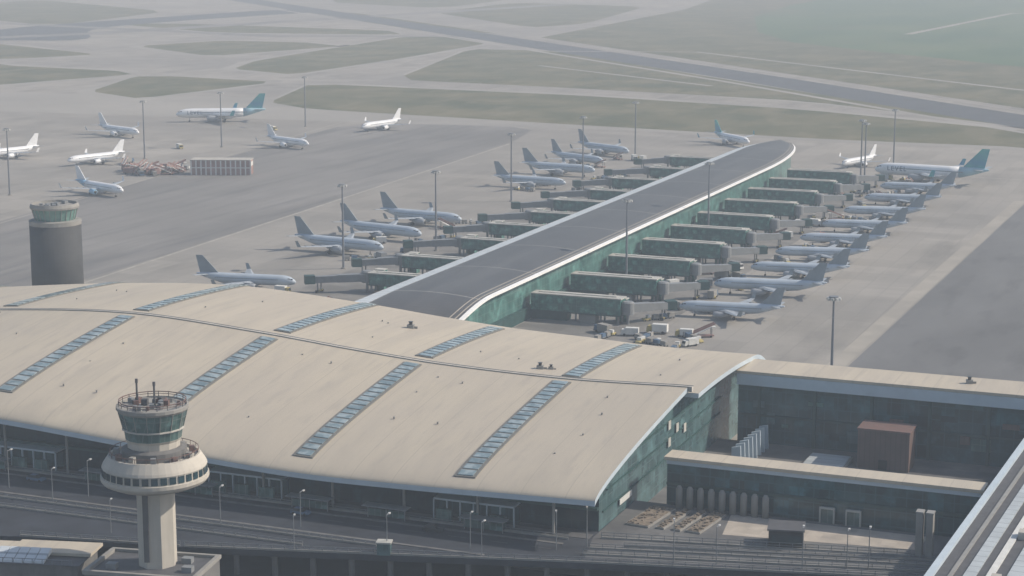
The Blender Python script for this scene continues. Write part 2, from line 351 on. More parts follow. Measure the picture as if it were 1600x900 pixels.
def loc(mb):
    mb.v=[(x+240,y-400,z) for x,y,z in mb.v];return mb
def roofgrid(xs,ys,mt,mbm,mf,th,f):
    b=MB();nx,ny=len(xs),len(ys)
    top=[(x,y,f(x,y)) for x in xs for y in ys];bot=[(x,y,f(x,y)-th) for x in xs for y in ys]
    q=[(i*ny+j,(i+1)*ny+j,(i+1)*ny+j+1,i*ny+j+1) for i in range(nx-1) for j in range(ny-1)]
    b.add(top,q,mt,True);b.add(bot,[t[::-1] for t in q],mbm,True)
    def side(idx):
        vs=[top[i] for i in idx]+[bot[i] for i in idx];k=len(idx)
        b.add(vs,[(i,i+1,k+i+1,k+i) for i in range(k-1)],mf)
    side([i*ny for i in range(nx)]);side([i*ny+ny-1 for i in range(nx)]);side(list(range(ny)));side([(nx-1)*ny+j for j in range(ny)])
    return b
def fr(a,b,n): return [a+(b-a)*i/n for i in range(n+1)]
ysf=[Y0+(YS-Y0)*(i/28)**1.8 for i in range(29)]
obj("roof",loc(roofgrid(fr(-420,-121,110),ysf,M['roof'],M['soffit'],M['fascia'],1.1,rz)),TB)
obj("roof",loc(roofgrid(fr(-420,-118.8,110),fr(YS+1.2,YB,36),M['roof'],M['soffit'],M['fascia'],1.1,rz)),TB)
b=MB()
xx=fr(-420,-120,120)
for x0,x1 in zip(xx[:-1],xx[1:]):
    za,zb=rz(x0,YS),rz(x1,YS)
    def seg(ya,yb,dz,m):
        b.hexa([(x0,ya,za-1),(x1,ya,zb-1),(x1,yb,zb-1),(x0,yb,za-1)],[(x0,ya,za+dz),(x1,ya,zb+dz),(x1,yb,zb+dz),(x0,yb,za+dz)],m)
    seg(YS-0.35,YS-0.1,0.2,M['gutter']);seg(YS-0.1,YS+1.0,0.08,M['gutter_light']);seg(YS+1.0,YS+1.3,0.2,M['gutter'])
obj("roof_gutter",loc(b),TB)
def skylight(xc,ya,yb,w=4.8):
    fb=MB();n=max(3,int((yb-ya)/2.6));ys=fr(ya,yb,n)
    for k in range(n):
        y0,y1=ys[k],ys[k+1];q=[];r=[]
        for (x,y) in ((xc-w/2,y0),(xc+w/2,y0),(xc+w/2,y1),(xc-w/2,y1)):
            z=rz(x,y);q.append((x,y,z-0.3));r.append((x,y,z+0.25))
        fb.hexa(q,r,M['frame_dark'])
    o=obj("skylight",loc(fb),TB)
    gp=MB()
    for k in range(n):
        y0,y1=ys[k]+0.45,ys[k+1]-0.25
        xa,xb=xc-w/2+0.7,xc+w/2-0.7
        gp.hexa([(x,y,rz(x,y)+0.1) for x,y in ((xa,y0),(xb,y0),(xb,y1),(xa,y1))],[(x,y,rz(x,y)+0.4) for x,y in ((xa,y0),(xb,y0),(xb,y1),(xa,y1))],M['skyglass'])
    each("pane",loc(gp),o)
for xc,ya,ym,yc,yd in ((-150.6,348.5,405.5,412,458),(-188.5,349.5,405.5,412,458),(-227.2,353,405.5,412,462),(-268,354,405.5,412,464),(-309,354,405.5,413,466),(-350,354,405.5,413,466)):
    skylight(xc,ya,ym);skylight(xc,yc,yd)
b=MB()
for xc in (-134,-170,-178,-209,-216,-248,-256,-288,-297):
    for y in (362,374,388,399,424,440):
        if random.random()<0.55:
            xv=xc+random.uniform(-3,3);z=rz(xv,y);b.rev([(0.22,z-0.2),(0.22,z+0.3)],M['gutter'],xv,y+random.uniform(-2,2),8)
each("roof_vent",loc(b),TB)
def wallstrip(pts,zb,topf,m):
    b=MB()
    for (xa,ya),(xb,yb) in zip(pts[:-1],pts[1:]):
        b.add([(xa,ya,zb),(xb,yb,zb),(xb,yb,topf(xb,yb)),(xa,ya,topf(xa,ya))],[(0,1,2,3)],m)
    return b
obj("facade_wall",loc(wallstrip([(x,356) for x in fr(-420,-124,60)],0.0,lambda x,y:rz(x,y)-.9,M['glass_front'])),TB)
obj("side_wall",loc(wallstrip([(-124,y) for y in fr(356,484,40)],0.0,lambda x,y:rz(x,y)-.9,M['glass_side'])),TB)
obj("back_wall",loc(MB().box(-420,-124.1,484,484.4,0,8,M['glass_side'])),TB)
obj("facade_band",loc(MB().box(-420,-124,354.8,355.9,10.6,11.2,M['dark_green'])),TB)
for z in (9.5,13.5,17.5): obj("side_floor_band",loc(MB().box(-123.95,-123.7,358+max(0,(z-13))*5,446,z,z+.35,M['dark_green'])),TB)
for x in fr(-400,-132,16):
    obj("column",loc(MB().rev([(0.3,6),(0.3,rz(x,351)-1.2)],M['gutter'],x,351,10)),TB)
for xc in (-262,-204,-150,-316):
    p=MB()
    p.box(xc-9,xc+9,351.5,355.8,10.2,10.6,M['fascia'])
    for i in range(7): p.box(xc-9+i*3-.12,xc-9+i*3+.12,351.6,352,6,10.2,M['fascia'])
    p.box(xc-9,xc+9,354.5,355.5,6.1,9.6,M['glass_wing'])
    for i in range(3): p.box(xc-8+i*6,xc-4.5+i*6,350.5,351.4,6.1,8.6,M['tower_glass'])
    obj("entrance_porch",loc(p),TB)
p=MB()
for y,z in ((402,12),(408,14),(414,12.5),(402,16)): p.box(-123.7,-123.55,y,y+1.8,z,z+2.0,M['bridge_roof'])
p.box(-123.7,-123.5,368,376,8.2,9.4,M['white_plain'])
each("wall_panel",loc(p),TB)

def roof_unit(x,y,z,s,lab):
    e=empty("roof_ventilation_unit",(x,y,z),0.2,lab,"roof equipment")
    obj("housing",MB().box(-1*s,1*s,-.8*s,.8*s,0,1.1*s,M['gutter']),e)
    obj("fan_duct",MB().rev([(0.5*s,1.1*s),(0.5*s,1.8*s),(.7*s,1.85*s),(.7*s,2.0*s)],M['dark'],0,0,12),e)
    obj("pipe",MB().box(1*s,2*s,-.2*s,.2*s,0,.6*s,M['concrete']),e)
roof_unit(-205,440,rz(-205,440)-0.1,0.9,"small dark ventilation unit standing on cream roof")
roof_unit(-160,416,rz(-160,416)-0.1,0.8,"dark ventilation unit with duct on cream roof")
roof_unit(-157.6,417,rz(-157.6,417)-0.1,0.6,"dark ventilation unit beside another on cream roof")
roof_unit(-64.7,452,21.02,0.8,"dark ventilation unit on the flat wing roof")

# ---------------------------------------------------------------- right wing
WB=empty("terminal_wing",(-70,450,0),0,"lower terminal wing with flat pale roof and green glass wall","building")
def locw(mb): mb.v=[(x+70,y-450,z) for x,y,z in mb.v];return mb
obj("roof",locw(MB().box(-120,20,444.5,458.5,20.3,21,M['roof'])),WB)
obj("fascia",locw(MB().box(-119.4,20,444.3,445.3,17.6,20.25,M['fascia'])),WB)
obj("fascia",locw(MB().box(-119.4,20,457.6,458.6,18,20.25,M['fascia'])),WB)
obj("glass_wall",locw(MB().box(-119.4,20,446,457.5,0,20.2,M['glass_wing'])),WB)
p=MB()
for i,x in enumerate(fr(-114,10,9)): p.box(x-.35,x+.35,445.3,445.9,3,17.5,M['dark_green'])
each("column",locw(p),WB)
obj("floor_band",locw(MB().box(-119,20,445.6,445.95,9.7,10.2,M['dark_green'])),WB)
p=MB()
for i in range(26):
    x=-117+i*5+random.uniform(-2,2);z=4+random.uniform(0,10);p.box(x,x+random.uniform(1.5,5),445.7,445.98,z,z+random.uniform(.8,3),random.choice((M['glass_side'],M['glass_pier'],M['glass_front'],M['glass_side'],M['rust'])))
each("window_panel",locw(p),WB)
sheet("courtyard_floor",[(-124,385.5),(20,385.5),(20,445.9),(-124,445.9)],3.0,M['plaza'],"grey sunken courtyard between the terminal wings")
DK=MB();dp=[(-420,262),(-232,309),(-198,315.5),(-121,336),(-45,354),(-45,379.4),(-124.05,379.4),(-124.05,355.9),(-420,355.9)]
DK.prism(dp,4.8,6.0,M['road']);obj("forecourt_road",DK,kind="structure",label="dark asphalt departures forecourt raised on a deck")
sheet("lower_road",[(-420,200),(-20,200),(-20,345),(-420,345)],0.03,M['road'],"dark asphalt lower road below the deck")
sheet("plaza_floor",[(-123.8,352),(-121,339),(-45.5,356.5),(-45.5,379.2),(-123.8,379.2)],6.01,M['plaza'],"mid grey plaza surface beside the glass link building")
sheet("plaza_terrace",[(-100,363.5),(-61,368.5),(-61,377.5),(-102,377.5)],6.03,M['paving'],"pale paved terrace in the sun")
obj("kerb",MB().box(-420,-124.3,350.5,353.4,6.0,6.115,M['plaza']),kind="structure",label="raised pavement with kerb along the glass front")
k=MB()
for x in fr(-400,-124,30): k.add([(x,342,6.02),(x+4,342,6.02),(x+4,342.15,6.02),(x,342.15,6.02)],[(0,1,2,3)],M['concrete_dark'])
obj("road_marking",k,kind="structure",label="dashed faded lane line")
obj("kerb",MB().box(-330,-128,345.3,346.1,6.0,6.14,M['concrete_dark']),kind="structure",label="long concrete traffic island in the forecourt")
obj("kerb",MB().box(-300,-140,333,333.8,6.0,6.14,M['concrete_dark']),kind="structure",label="long concrete traffic island in the forecourt")
def rail(a,b,z,h=1.1,name="guard_rail",lab="grey metal guard rail along the deck edge"):
    dx,dy=b[0]-a[0],b[1]-a[1];d=math.hypot(dx,dy);an=math.atan2(dy,dx)
    e=MB();n=max(2,int(d/2.5))
    for i in range(n+1): e.box(d*i/n-.06,d*i/n+.06,-.06,.06,0,h,M['steel'])
    for zz in (h,h*.55): e.box(0,d,-.05,.05,zz-.06,zz+.06,M['steel'])
    e.box(0,d,-.2,.2,0,.35,M['concrete'])
    obj(name,e,loc=(a[0],a[1],z),rot=an,label=lab,cat="railing",group="guard rails")
rail((-232,309.4),(-198.5,316),6);rail((-197.5,316),(-121,336.4),6);rail((-121,336.4),(-46,354.2),6)
rail((-122,345),(-50,361.5),6);rail((-122,341),(-50,357.5),6);rail((-122,352),(-62,364),6,1.3)
rail((-296,330),(-162,330.6),6,.9);rail((-300,324),(-176,325.5),6,.9);rail((-300,348.9),(-128,349),6,.9);rail((-116,348.5),(-55,363.5),6,.9)
for i,x in enumerate(fr(-226,-60,22)):
    y=309+(x+226)*0.267+1.5
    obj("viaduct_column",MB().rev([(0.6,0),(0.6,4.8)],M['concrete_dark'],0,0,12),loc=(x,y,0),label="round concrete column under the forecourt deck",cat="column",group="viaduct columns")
def canopy_parts():
    r=MB().box(-6,6,-1.6,1.6,3.1,3.3,M['grey']);p=MB()
    for x in (-5,0,5): p.box(x-.1,x+.1,-.1,.1,0,3.1,M['steel'])
    g=MB().box(-5,5,-.04,.04,.5,2.3,M['tower_glass'])
    return [("canopy_roof",r.mesh("canopy_roof")),("glass_screen",g.mesh("glass_screen"))]+pieces("post",p)
CP=canopy_parts()
for x in (-292,-268,-238,-214,-186,-168,-146): make_thing("waiting_canopy",CP,(x,347.5,6.0),0,.85,"small flat-roofed waiting canopy before the glass front","canopy","forecourt canopies")

# link building
LB=empty("link_building",(-84,382,0),0,"narrow green glass link building with cream flat roof","building")
def locl(mb): mb.v=[(x+84,y-382,z) for x,y,z in mb.v];return mb
obj("roof",locl(MB().box(-117.5,-50.5,379.2,385.2,15.8,16.5,M['roof'])),LB)
obj("glass_wall",locl(MB().box(-117,-51,380,384.8,0,15.8,M['glass_wing'])),LB)
obj("floor_band",locl(MB().box(-117,-51,379.6,379.98,10.3,10.9,M['dark_green'])),LB)
obj("fascia",locl(MB().box(-117,-51,379.5,379.98,14.9,15.75,M['fascia'])),LB)
for i in range(9):
    obj("storage_silo",MB().rev([(0.72,0),(0.72,4.3),(0.4,4.9),(0.1,5.0)],M['concrete'],0,0,14,True),loc=(-113.5+i*2.35,377.6,6.0),label="pale upright cylindrical tank before the glass wall",cat="tank",group="upright tanks")
for x in (-82,-76.5):
    e=empty("entrance_doorway",(x,379,6),0,"pale framed doorway against the glass link building","door")
    obj("door_frame",MB().box(-1.6,-1.3,-.3,.3,0,3,M['bridge_roof']).box(1.3,1.6,-.3,.3,0,3,M['bridge_roof']).box(-1.6,1.6,-.3,.3,3,3.4,M['bridge_roof']),e)
    obj("door",MB().box(-1.28,1.28,-.1,.1,0,2.98,M['tower_glass']),e)
e=empty("brown_plant_room",(-81,437,3),0,"brown ribbed metal plant room in the courtyard","plant room")
obj("wall",MB().box(-6,6,-4,4,0,9.2,M['rust']),e);obj("roof",MB().box(-6.2,6.2,-4.2,4.2,9.2,9.6,M['tower_red']),e)
obj("door",MB().box(-1,1,-4.15,-4.02,0,2.4,M['dark']),e)
for i in range(8):
    obj("louvre_fin",MB().hexa([(-1.2,-.25,0),(1.2,-.25,0),(1.2,.25,0),(-1.2,.25,0)],[(-1.2,-.25,5.5),(.9,-.25,6),(.9,.25,6),(-1.2,.25,5.5)],M['fascia']),loc=(-112.5+i*0.15,420+i*3,3),label="upright white louvre fin in the courtyard",cat="louvre",group="louvre fins")
e=empty("glazed_rooflight",(-94,430,3),0,"low grey flat glazed rooflight in the courtyard","rooflight")
obj("frame",MB().box(-5,5,-9,8,0,.9,M['concrete']),e);obj("glass",MB().box(-4.6,4.6,-8.6,7.6,.91,1.2,M['flat_light']),e)
e=empty("kiosk",(-86.5,362.5,6),0.2,"dark square pavilion with flat roof on the plaza","kiosk")
obj("wall",MB().box(-3.4,3.4,-3,3,0,3.6,M['dark']),e);obj("roof",MB().box(-3.7,3.7,-3.3,3.3,3.6,3.9,M['tower_dark']),e)
obj("window",MB().box(-3,3,-3.12,-3.02,1,2.8,M['glass_front']),e)
for x in (-60.6,-58.6):
    e=empty("concrete_pylon",(x,365.5,6),0,"tall grey concrete pylon standing by the plaza","pylon",)
    e["group"]="twin concrete pylons"
    obj("shaft",MB().box(-.65,.65,-1,1,0,8.8,M['concrete']),e);obj("cap",MB().box(-.75,.75,-1.1,1.1,8.8,9.1,M['gutter']),e)
for i,(x,w) in enumerate(((-117,2.6),(-112,.9),(-108.5,.9),(-105,1.6))):
    e=empty("planter_bed",(x,369,6),-0.12,"long brown planting bed on the plaza","planter",)
    e["group"]="planting beds"
    obj("border",MB().box(-w,w,-7,7,0,.4,M['concrete']),e)
    q=MB();q.box(-w+.25,w-.25,-6.8,6.8,.4,.5,M['rubble'])
    for k in range(60):
        a,bb=random.uniform(-w+.3,w-.3),random.uniform(-6.6,6.6);r=random.uniform(.1,.28);q.box(a-r,a+r,bb-r,bb+r,.45,.5+r*1.2,M['rubble'],random.random())
    obj("soil_and_rubble",q,e)
# concourse
DB=empty("concourse_building",(-30,350,0),0,"long concourse with grey roof and white glazed rooflights","building")
def locd(mb): mb.v=[(x+30,y-350,z) for x,y,z in mb.v];return mb
def sk(y): return -52.0+(y-300)*0.043
def long(xo0,xo1,z0,z1,m):
    return MB().hexa([(sk(280)+xo0,280,z0),(sk(280)+xo1,280,z0),(sk(440)+xo1,440,z0),(sk(440)+xo0,440,z0)],[(sk(280)+xo0,280,z1),(sk(280)+xo1,280,z1),(sk(440)+xo1,440,z1),(sk(440)+xo0,440,z1)],m)
obj("wall",locd(long(.6,40,0,17.2,M['glass_wing'])),DB)
obj("roof",locd(long(0,41,17.2,18,M['tower_dark'])),DB)
obj("roof_edge",locd(long(-.3,1.0,16.6,18.6,M['fascia'])),DB)
for xo,w,m in ((3.2,.7,'gutter'),(5.6,2.0,'flat_light'),(9.2,1.2,'white_plain'),(12.5,3,'flat_light'),(18,1,'white_plain'),(21,3,'flat_light'),(28,3,'flat_light')):
    obj("rooflight",locd(long(xo,xo+w,18,18.3,M[m])),DB)
for y in (318,345,372,398):
    obj("roof_unit",locd(MB().box(sk(y)+10.6,sk(y)+12.2,y,y+2.5,18,19.4,M['concrete_pale'])),DB)

# ---------------------------------------------------------------- pier
PB=empty("pier_building",(-244,740,0),0,"long straight pier with dark curved roof and green glass walls","building")
def locp(mb): mb.v=[(x+244,y-740,z) for x,y,z in mb.v];return mb
def pl_(y): return -263 if y<960 else -263+ (1-math.sqrt(max(0,1-((y-960)/45)**2)))*14
def pr_(y):
    if y<548: return -226-3.0*((548-y)/30)**3
    if y<890: return -226
    return -226-(1-math.sqrt(max(0,1-((y-890)/115)**2)))*23
ys=fr(513,548,18)+fr(565,890,18)+[890+115*math.sin(a) for a in fr(0.1,pi/2,18)]
cols=[0,0.012,0.15,0.16,0.3,0.45,0.6,0.75,0.885,0.895,0.93,0.94,0.968,1.0]
mm=[M['gutter'],M['pier_light'],M['gutter'],M['pier_roof'],M['pier_roof'],M['pier_roof'],M['pier_roof'],M['pier_roof'],M['pier_tan'],M['pier_roof'],M['pier_tan'],M['pier_roof'],M['pier_edge']]
def pz(u,y):
    d=max(0,(548-y)/30)
    return 13.4+1.4*(1-(2*u-1)**2)-7.0*min(d,1.15)**2.2*u
b=MB()
for j in range(len(ys)-1):
    for i in range(len(cols)-1):
        up=.25 if i==len(cols)-2 else 0
        def P(u,y):
            a,c=pl_(y),pr_(y);return (a+(c-a)*u,y,pz(u,y)+up)
        b.add([P(cols[i],ys[j]),P(cols[i+1],ys[j]),P(cols[i+1],ys[j+1]),P(cols[i],ys[j+1])],[(0,1,2,3)],mm[i])
obj("roof",locp(b),PB)
for s_,f_,up in ((1,pr_,.25),(-1,pl_,0)):
    b=MB();uu=1 if s_>0 else 0
    for j in range(len(ys)-1):
        a,c=f_(ys[j]),f_(ys[j+1]);z0a,z0b=pz(uu,ys[j]),pz(uu,ys[j+1])
        b.add([(a,ys[j],z0a-.35),(c,ys[j+1],z0b-.35),(c,ys[j+1],z0b+up),(a,ys[j],z0a+up)],[(0,1,2,3)],M['pier_edge'])
        b.add([(a,ys[j],z0a-.35),(c,ys[j+1],z0b-.35),(c-3*s_,ys[j+1],z0b-.4),(a-3*s_,ys[j],z0a-.4)],[(0,1,2,3)],M['soffit'])
    obj("fascia",locp(b),PB)
    b=MB()
    for j in range(len(ys)-1):
        if ys[j+1]>985: continue
        a,c=f_(ys[j])-2.2*s_,f_(ys[j+1])-2.2*s_
        b.add([(a,ys[j],0),(c,ys[j+1],0),(c,ys[j+1],pz(uu,ys[j+1])-.3),(a,ys[j],pz(uu,ys[j])-.3)],[(0,1,2,3)],M['glass_pier'])
    obj("glass_wall",locp(b),PB)
obj("ground_floor_wall",locp(MB().box(-234,-226.5,545,930,0,3.8,M['dark_green'])),PB)
obj("ground_floor_wall",locp(MB().box(-262,-256,517,930,0,3.8,M['dark_green'])),PB)
obj("connector_wall",locp(MB().box(-262,-205,484.8,512,0,7,M['dark_green'])),PB)
obj("connector_roof",locp(MB().box(-263,-204,484.7,512.5,7.02,7.5,M['gutter'])),PB)

# ---------------------------------------------------------------- boarding bridges
def bridge_meshes(sx,Lc,tx,ty,z0=3.2,z1=8.4,W2=2.6):
    def bx(x0,x1,*a):
        x0,x1=sx*x0,sx*x1
        return (min(x0,x1),max(x0,x1))+a
    out=[]
    def A(n,mb): out.append((n,mb.mesh(n)))
    A('corridor',MB().box(*bx(0,Lc,-W2,W2,z0,z1,M['glass_bridge'])))
    A('floor_beam',MB().box(*bx(0,Lc+.1,-W2-.1,W2+.1,z0-.45,z0-.01,M['dark_green'])))
    A('corridor_roof',MB().box(*bx(0,Lc+.4,-W2-.2,W2+.2,z1+.01,z1+.35,M['bridge_roof'])))
    A('roof_duct',MB().box(*bx(2,Lc-2,-.5,.5,z1+.36,z1+.6,M['bridge_roof'])))
    A('ground_room',MB().box(*bx(0,Lc*.4,-W2+.4,W2-.4,0,z0-.5,M['dark_green'])))
    A('service_cabin',MB().box(*bx(Lc*.55,Lc*.72,-W2+.2,W2-.5,0,2.5,M['concrete'])))
    q=MB()
    for x in (Lc*.5,Lc*.78,Lc-.8):
        for y in (-2,2): q.box(*bx(x-.25,x+.25,y-.25,y+.25,0,z0-.5,M['steel']))
    out.extend(pieces('column',q))
    A('stair_tower',MB().box(*bx(Lc-3.4,Lc+.2,W2+.32,W2+3.4,0,7.4,M['glass_bridge'])))
    A('stair_roof',MB().box(*bx(Lc-3.5,Lc+.3,W2+.34,W2+3.5,7.41,7.7,M['bridge_roof'])))
    A('rotunda',MB().rev([(2.1,3.4),(2.1,7.2),(1.6,7.6)],M['grey'],sx*(Lc+1.8),0,14))
    A('pillar',MB().rev([(0.5,0),(0.5,3.4)],M['steel'],sx*(Lc+1.8),0,8))
    sy=1 if ty>0 else -1
    a=(sx*(Lc+2.2),sy*1.2);c=(sx*tx,ty)
    def tun(a,c,w,z0,z1,zz0,zz1,m):
        dx,dy=c[0]-a[0],c[1]-a[1];d=math.hypot(dx,dy);nx,ny=-dy/d*w,dx/d*w
        return MB().hexa([(a[0]-nx,a[1]-ny,z0),(a[0]+nx,a[1]+ny,z0),(a[0]+nx,a[1]+ny,z1),(a[0]-nx,a[1]-ny,z1)],
                 [(c[0]-nx,c[1]-ny,zz0),(c[0]+nx,c[1]+ny,zz0),(c[0]+nx,c[1]+ny,zz1),(c[0]-nx,c[1]-ny,zz1)],m)
    mid=((a[0]+c[0])/2,(a[1]+c[1])/2)
    A('tunnel',tun(a,mid,1.5,4.0,6.7,3.7,6.3,M['grey']));A('tunnel',tun(mid,c,1.25,3.8,6.1,3.4,5.7,M['grey']))
    q=MB();px,py=mid[0]*.35+c[0]*.65,mid[1]*.35+c[1]*.65
    q.box(px-.2,px+.2,py-1.6,py-1.2,.8,3.6,M['steel']).box(px-.2,px+.2,py+1.2,py+1.6,.8,3.6,M['steel']).box(px-.5,px+.5,py-2,py+2,.5,.9,M['yellow'])
    for yy in (-2.1,1.7): q.box(px-.6,px+.6,py+yy,py+yy+.4,0,1.0,M['tyre'])
    A('bogie',q)
    A('cab',MB().box(c[0]-1.8,c[0]+1.8,c[1]-1.8,c[1]+1.8,3.2,6.1,M['dark_green'],0.6))
    return out
PR=bridge_meshes(1,31,43,14);PLm=bridge_meshes(-1,37,53,-8,3.2,7.2,2.4);PL2=bridge_meshes(-1,33,53,-9,3.2,7.0,2.4)
BLAB="green glass boarding bridge reaching out from the pier"
for y in (582,620,660,700,737,775,817,856,895,931):
    make_thing("boarding_bridge",PR,(-226.2,y,0),random.uniform(-.01,.01),1,BLAB,"boarding bridge","boarding bridges along the pier")
for i,y in enumerate((602,638,684,722,760,797,835,877,924,971)):
    make_thing("boarding_bridge",PLm if i%2 else PL2,(-262.5,y,0),random.uniform(-.01,.01),1,BLAB,"boarding bridge","boarding bridges along the pier")

# ---------------------------------------------------------------- aircraft
def aircraft(body,fin,eng,aft=None,text=None,wing='grey_wing'):
    P={};GW=M[wing]
    st=[(18.8,.08,0,3.25),(18.4,.65,0,3.3),(17.6,1.15,0,3.42),(16.4,1.58,0,3.58),(14.6,1.88,0,3.68),(12,1.97,0,3.72),(4,1.98,0,3.72),(-6,1.98,0,3.72),(-9.5,1.82,0,3.9),(-13,1.35,0,4.35),(-16.5,.75,0,4.85),(-18.6,.3,0,5.1),(-18.9,.15,0,5.15)]
    if aft:
        f=MB().loft(st[:9],body,16).loft([(-9.45,1.83,0,3.9)]+st[9:],aft,16)
    else: f=MB().loft(st,body,16)
    f.loft([(5.5,.3,0,2.3),(4,1.35,0,2.45),(-4.5,1.35,0,2.45),(-6.5,.3,0,2.6)],body,12)
    P['fuselage']=f
    q=MB()
    for s in (1,-1):
        q.box(17.1,17.75,min(s*.15,s*.95),max(s*.15,s*.95),4.15,4.5,M['dark'])
        q.hexa([(16.2,s*1.25,4.2),(17.0,s*1.0,4.2),(17.0,s*1.08,4.6),(16.2,s*1.3,4.75)],[(16.2,s*1.5,4.0),(17.0,s*1.2,4.0),(17.0,s*1.0,4.5),(16.2,s*1.35,4.6)],M['dark'])
    P['cockpit_window']=q
    out=[(k,v.mesh(k)) for k,v in P.items()]
    for s in (1,-1):
        q=MB().box(-11,12.7,min(s*1.88,s*1.962),max(s*1.88,s*1.962),4.02,4.34,M['winrow']);out.append(("window_row",q.mesh("window_row")))
        w=MB()
        def sec(x0,x1,y,z,t): return [(x0,s*y,z),(x1,s*y,z-.05),(x1,s*y,z+.05),(x0-(x0-x1)*.25,s*y,z+t)]
        a=sec(4.6,-3.2,1.2,2.7,.75);b=sec(1.6,-3.4,6.2,3.15,.45);c=sec(-4.3,-6.0,16.9,4.1,.18);d=sec(-5.4,-6.6,17.3,6.2,.08)
        w.hexa(a,b,GW).hexa(b,c,GW).hexa(c,d,fin)
        for yy in (5.2,8.5,12): w.loft([(-1.5-yy*.13,.1,s*yy,2.9+yy*.07),(-3-yy*.13,.28,s*yy,2.75+yy*.07),(-5-yy*.13,.08,s*yy,2.9+yy*.07)],GW,6)
        out.append(("wing",w.mesh("wing")))
        e=MB().loft([(5.6,.85,s*5.75,2.05),(5.5,1.08,s*5.75,2.05),(4.4,1.2,s*5.75,2.05),(2.6,1.1,s*5.75,2.05),(1.2,.75,s*5.75,2.1),(.4,.35,s*5.75,2.1)],eng,14)
        e.hexa([(4,s*5.6,3),(0,s*5.6,3.1),(0,s*5.9,3.1),(4,s*5.9,3)],[(3.5,s*5.6,3.4),(-1,s*5.6,3.5),(-1,s*5.9,3.5),(3.5,s*5.9,3.4)],eng)
        e.loft([(5.62,.8,s*5.75,2.05),(5.6,.8,s*5.75,2.05)],M['dark'],14)
        out.append(("engine",e.mesh("engine")))
        t=MB();a=[(-13.6,s*.5,4.9),(-17,s*.5,4.9),(-17,s*.5,5.05),(-14.2,s*.5,5.2)];c=[(-16.9,s*6.2,5.45),(-18.4,s*6.2,5.45),(-18.4,s*6.2,5.5),(-17.2,s*6.2,5.58)]
        t.hexa(a,c,GW);out.append(("tailplane",t.mesh("tailplane")))
    t=MB();a=[(-10.2,-.16,5.4),(-17.4,-.05,5.3),(-17.4,.05,5.3),(-10.2,.16,5.4)];c=[(-16.4,-.1,11.8),(-18.9,-.04,11.8),(-18.9,.04,11.8),(-16.4,.1,11.8)]
    t.hexa(a,c,fin);out.append(("tail_fin",t.mesh("tail_fin")))
    g=MB().box(13.1,13.3,-.1,.1,.4,2.2,M['steel'])
    for s in (-.3,.3): g.wheel(13.2,s,.38,.2,M['tyre'])
    out.append(("nose_gear",g.mesh("nose_gear")))
    for s in (-3.8,3.8):
        g=MB().box(-1.6,-1.35,s-.12,s+.12,.5,2.8,M['steel'])
        for o_ in (-.42,.42): g.wheel(-1.5,s+o_,.6,.36,M['tyre'])
        out.append(("main_gear",g.mesh("main_gear")))
    if text:
        for s in (1,-1):
            cu=bpy.data.curves.new("t","FONT");cu.body=text;cu.size=2.1;cu.extrude=.015;cu.space_character=1.25
            tmp=bpy.data.objects.new("t",cu);COL.objects.link(tmp);bpy.context.view_layer.update()
            me=bpy.data.meshes.new_from_object(tmp.evaluated_get(bpy.context.evaluated_depsgraph_get()))
            COL.objects.unlink(tmp);bpy.data.objects.remove(tmp)
            mt=Matrix(((-s,0,0,14.0 if s>0 else 5.4),(0,0,s,s*2.02),(0,1,0,3.4),(0,0,0,1)))
            me.transform(mt);me.materials.clear();me.materials.append(M['navy']);me.name="airline_name"
            out.append(("airline_name",me))
    return out
A_g=aircraft(M['bluegrey'],M['fin_grey'],M['engine'])
A_w=aircraft(M['white'],M['fin_white'],M['white'])
A_b=aircraft(M['white'],M['fin_white'],M['fin_blue'],aft=M['fin_blue'])
A_t=aircraft(M['white'],M['fin_teal'],M['engine'],aft=M['cyan'],text="LEVEL")
A_n=aircraft(M['white'],M['fin_teal'],M['engine'],aft=M['cyan'])
gR="airliners parked nose-in along the pier"
LG="pale grey airliner with darker grey tail parked at the pier"
for (a,b_) in (((-183,603),(-150,607)),((-184,645),(-145,651)),((-181,684),(-145,689)),((-181,721),(-146,728)),((-180,758),(-146,764)),((-180,797),(-145,803)),((-180,839),(-145,846)),((-180,884),(-145,888)),((-181,926),(-145,929))):
    cx,cy=(a[0]+b_[0])/2,(a[1]+b_[1])/2;d=math.hypot(a[0]-b_[0],a[1]-b_[1])
    make_thing("airliner",A_g,(cx+1.5,cy,0),math.atan2(a[1]-b_[1],a[0]-b_[0]),max(.93,min(1.05,d/37.6)),LG,"aircraft",gR)
for (b_,a) in (((-358,587),(-321,593)),((-365,674),(-323,669)),((-366,714),(-322,705)),((-365,753),(-324,748)),((-363,879),(-324,877)),((-369,931),(-326,927)),((-372,983),(-336,967)),((-374,1032),(-337,1013))):
    cx,cy=(a[0]+b_[0])/2,(a[1]+b_[1])/2;d=math.hypot(a[0]-b_[0],a[1]-b_[1])
    make_thing("airliner",A_g,(cx,cy,0),math.atan2(a[1]-b_[1],a[0]-b_[0]),max(.95,min(1.12,d/37.6)),LG,"aircraft",gR)
D=math.radians
make_thing("airliner",A_t,(-163,972,0),D(173),1.56,"large white airliner with teal tail and cyan rear fuselage","aircraft")
make_thing("airliner",A_n,(-302,1099,0),D(-45),1.1,"white airliner with teal tail beyond the pier end","aircraft")
make_thing("airliner",A_t,(-651,1104,0),D(208),1.56,"large white airliner with blue-green tail on remote stand","aircraft")
gq="white airliners on the remote apron"
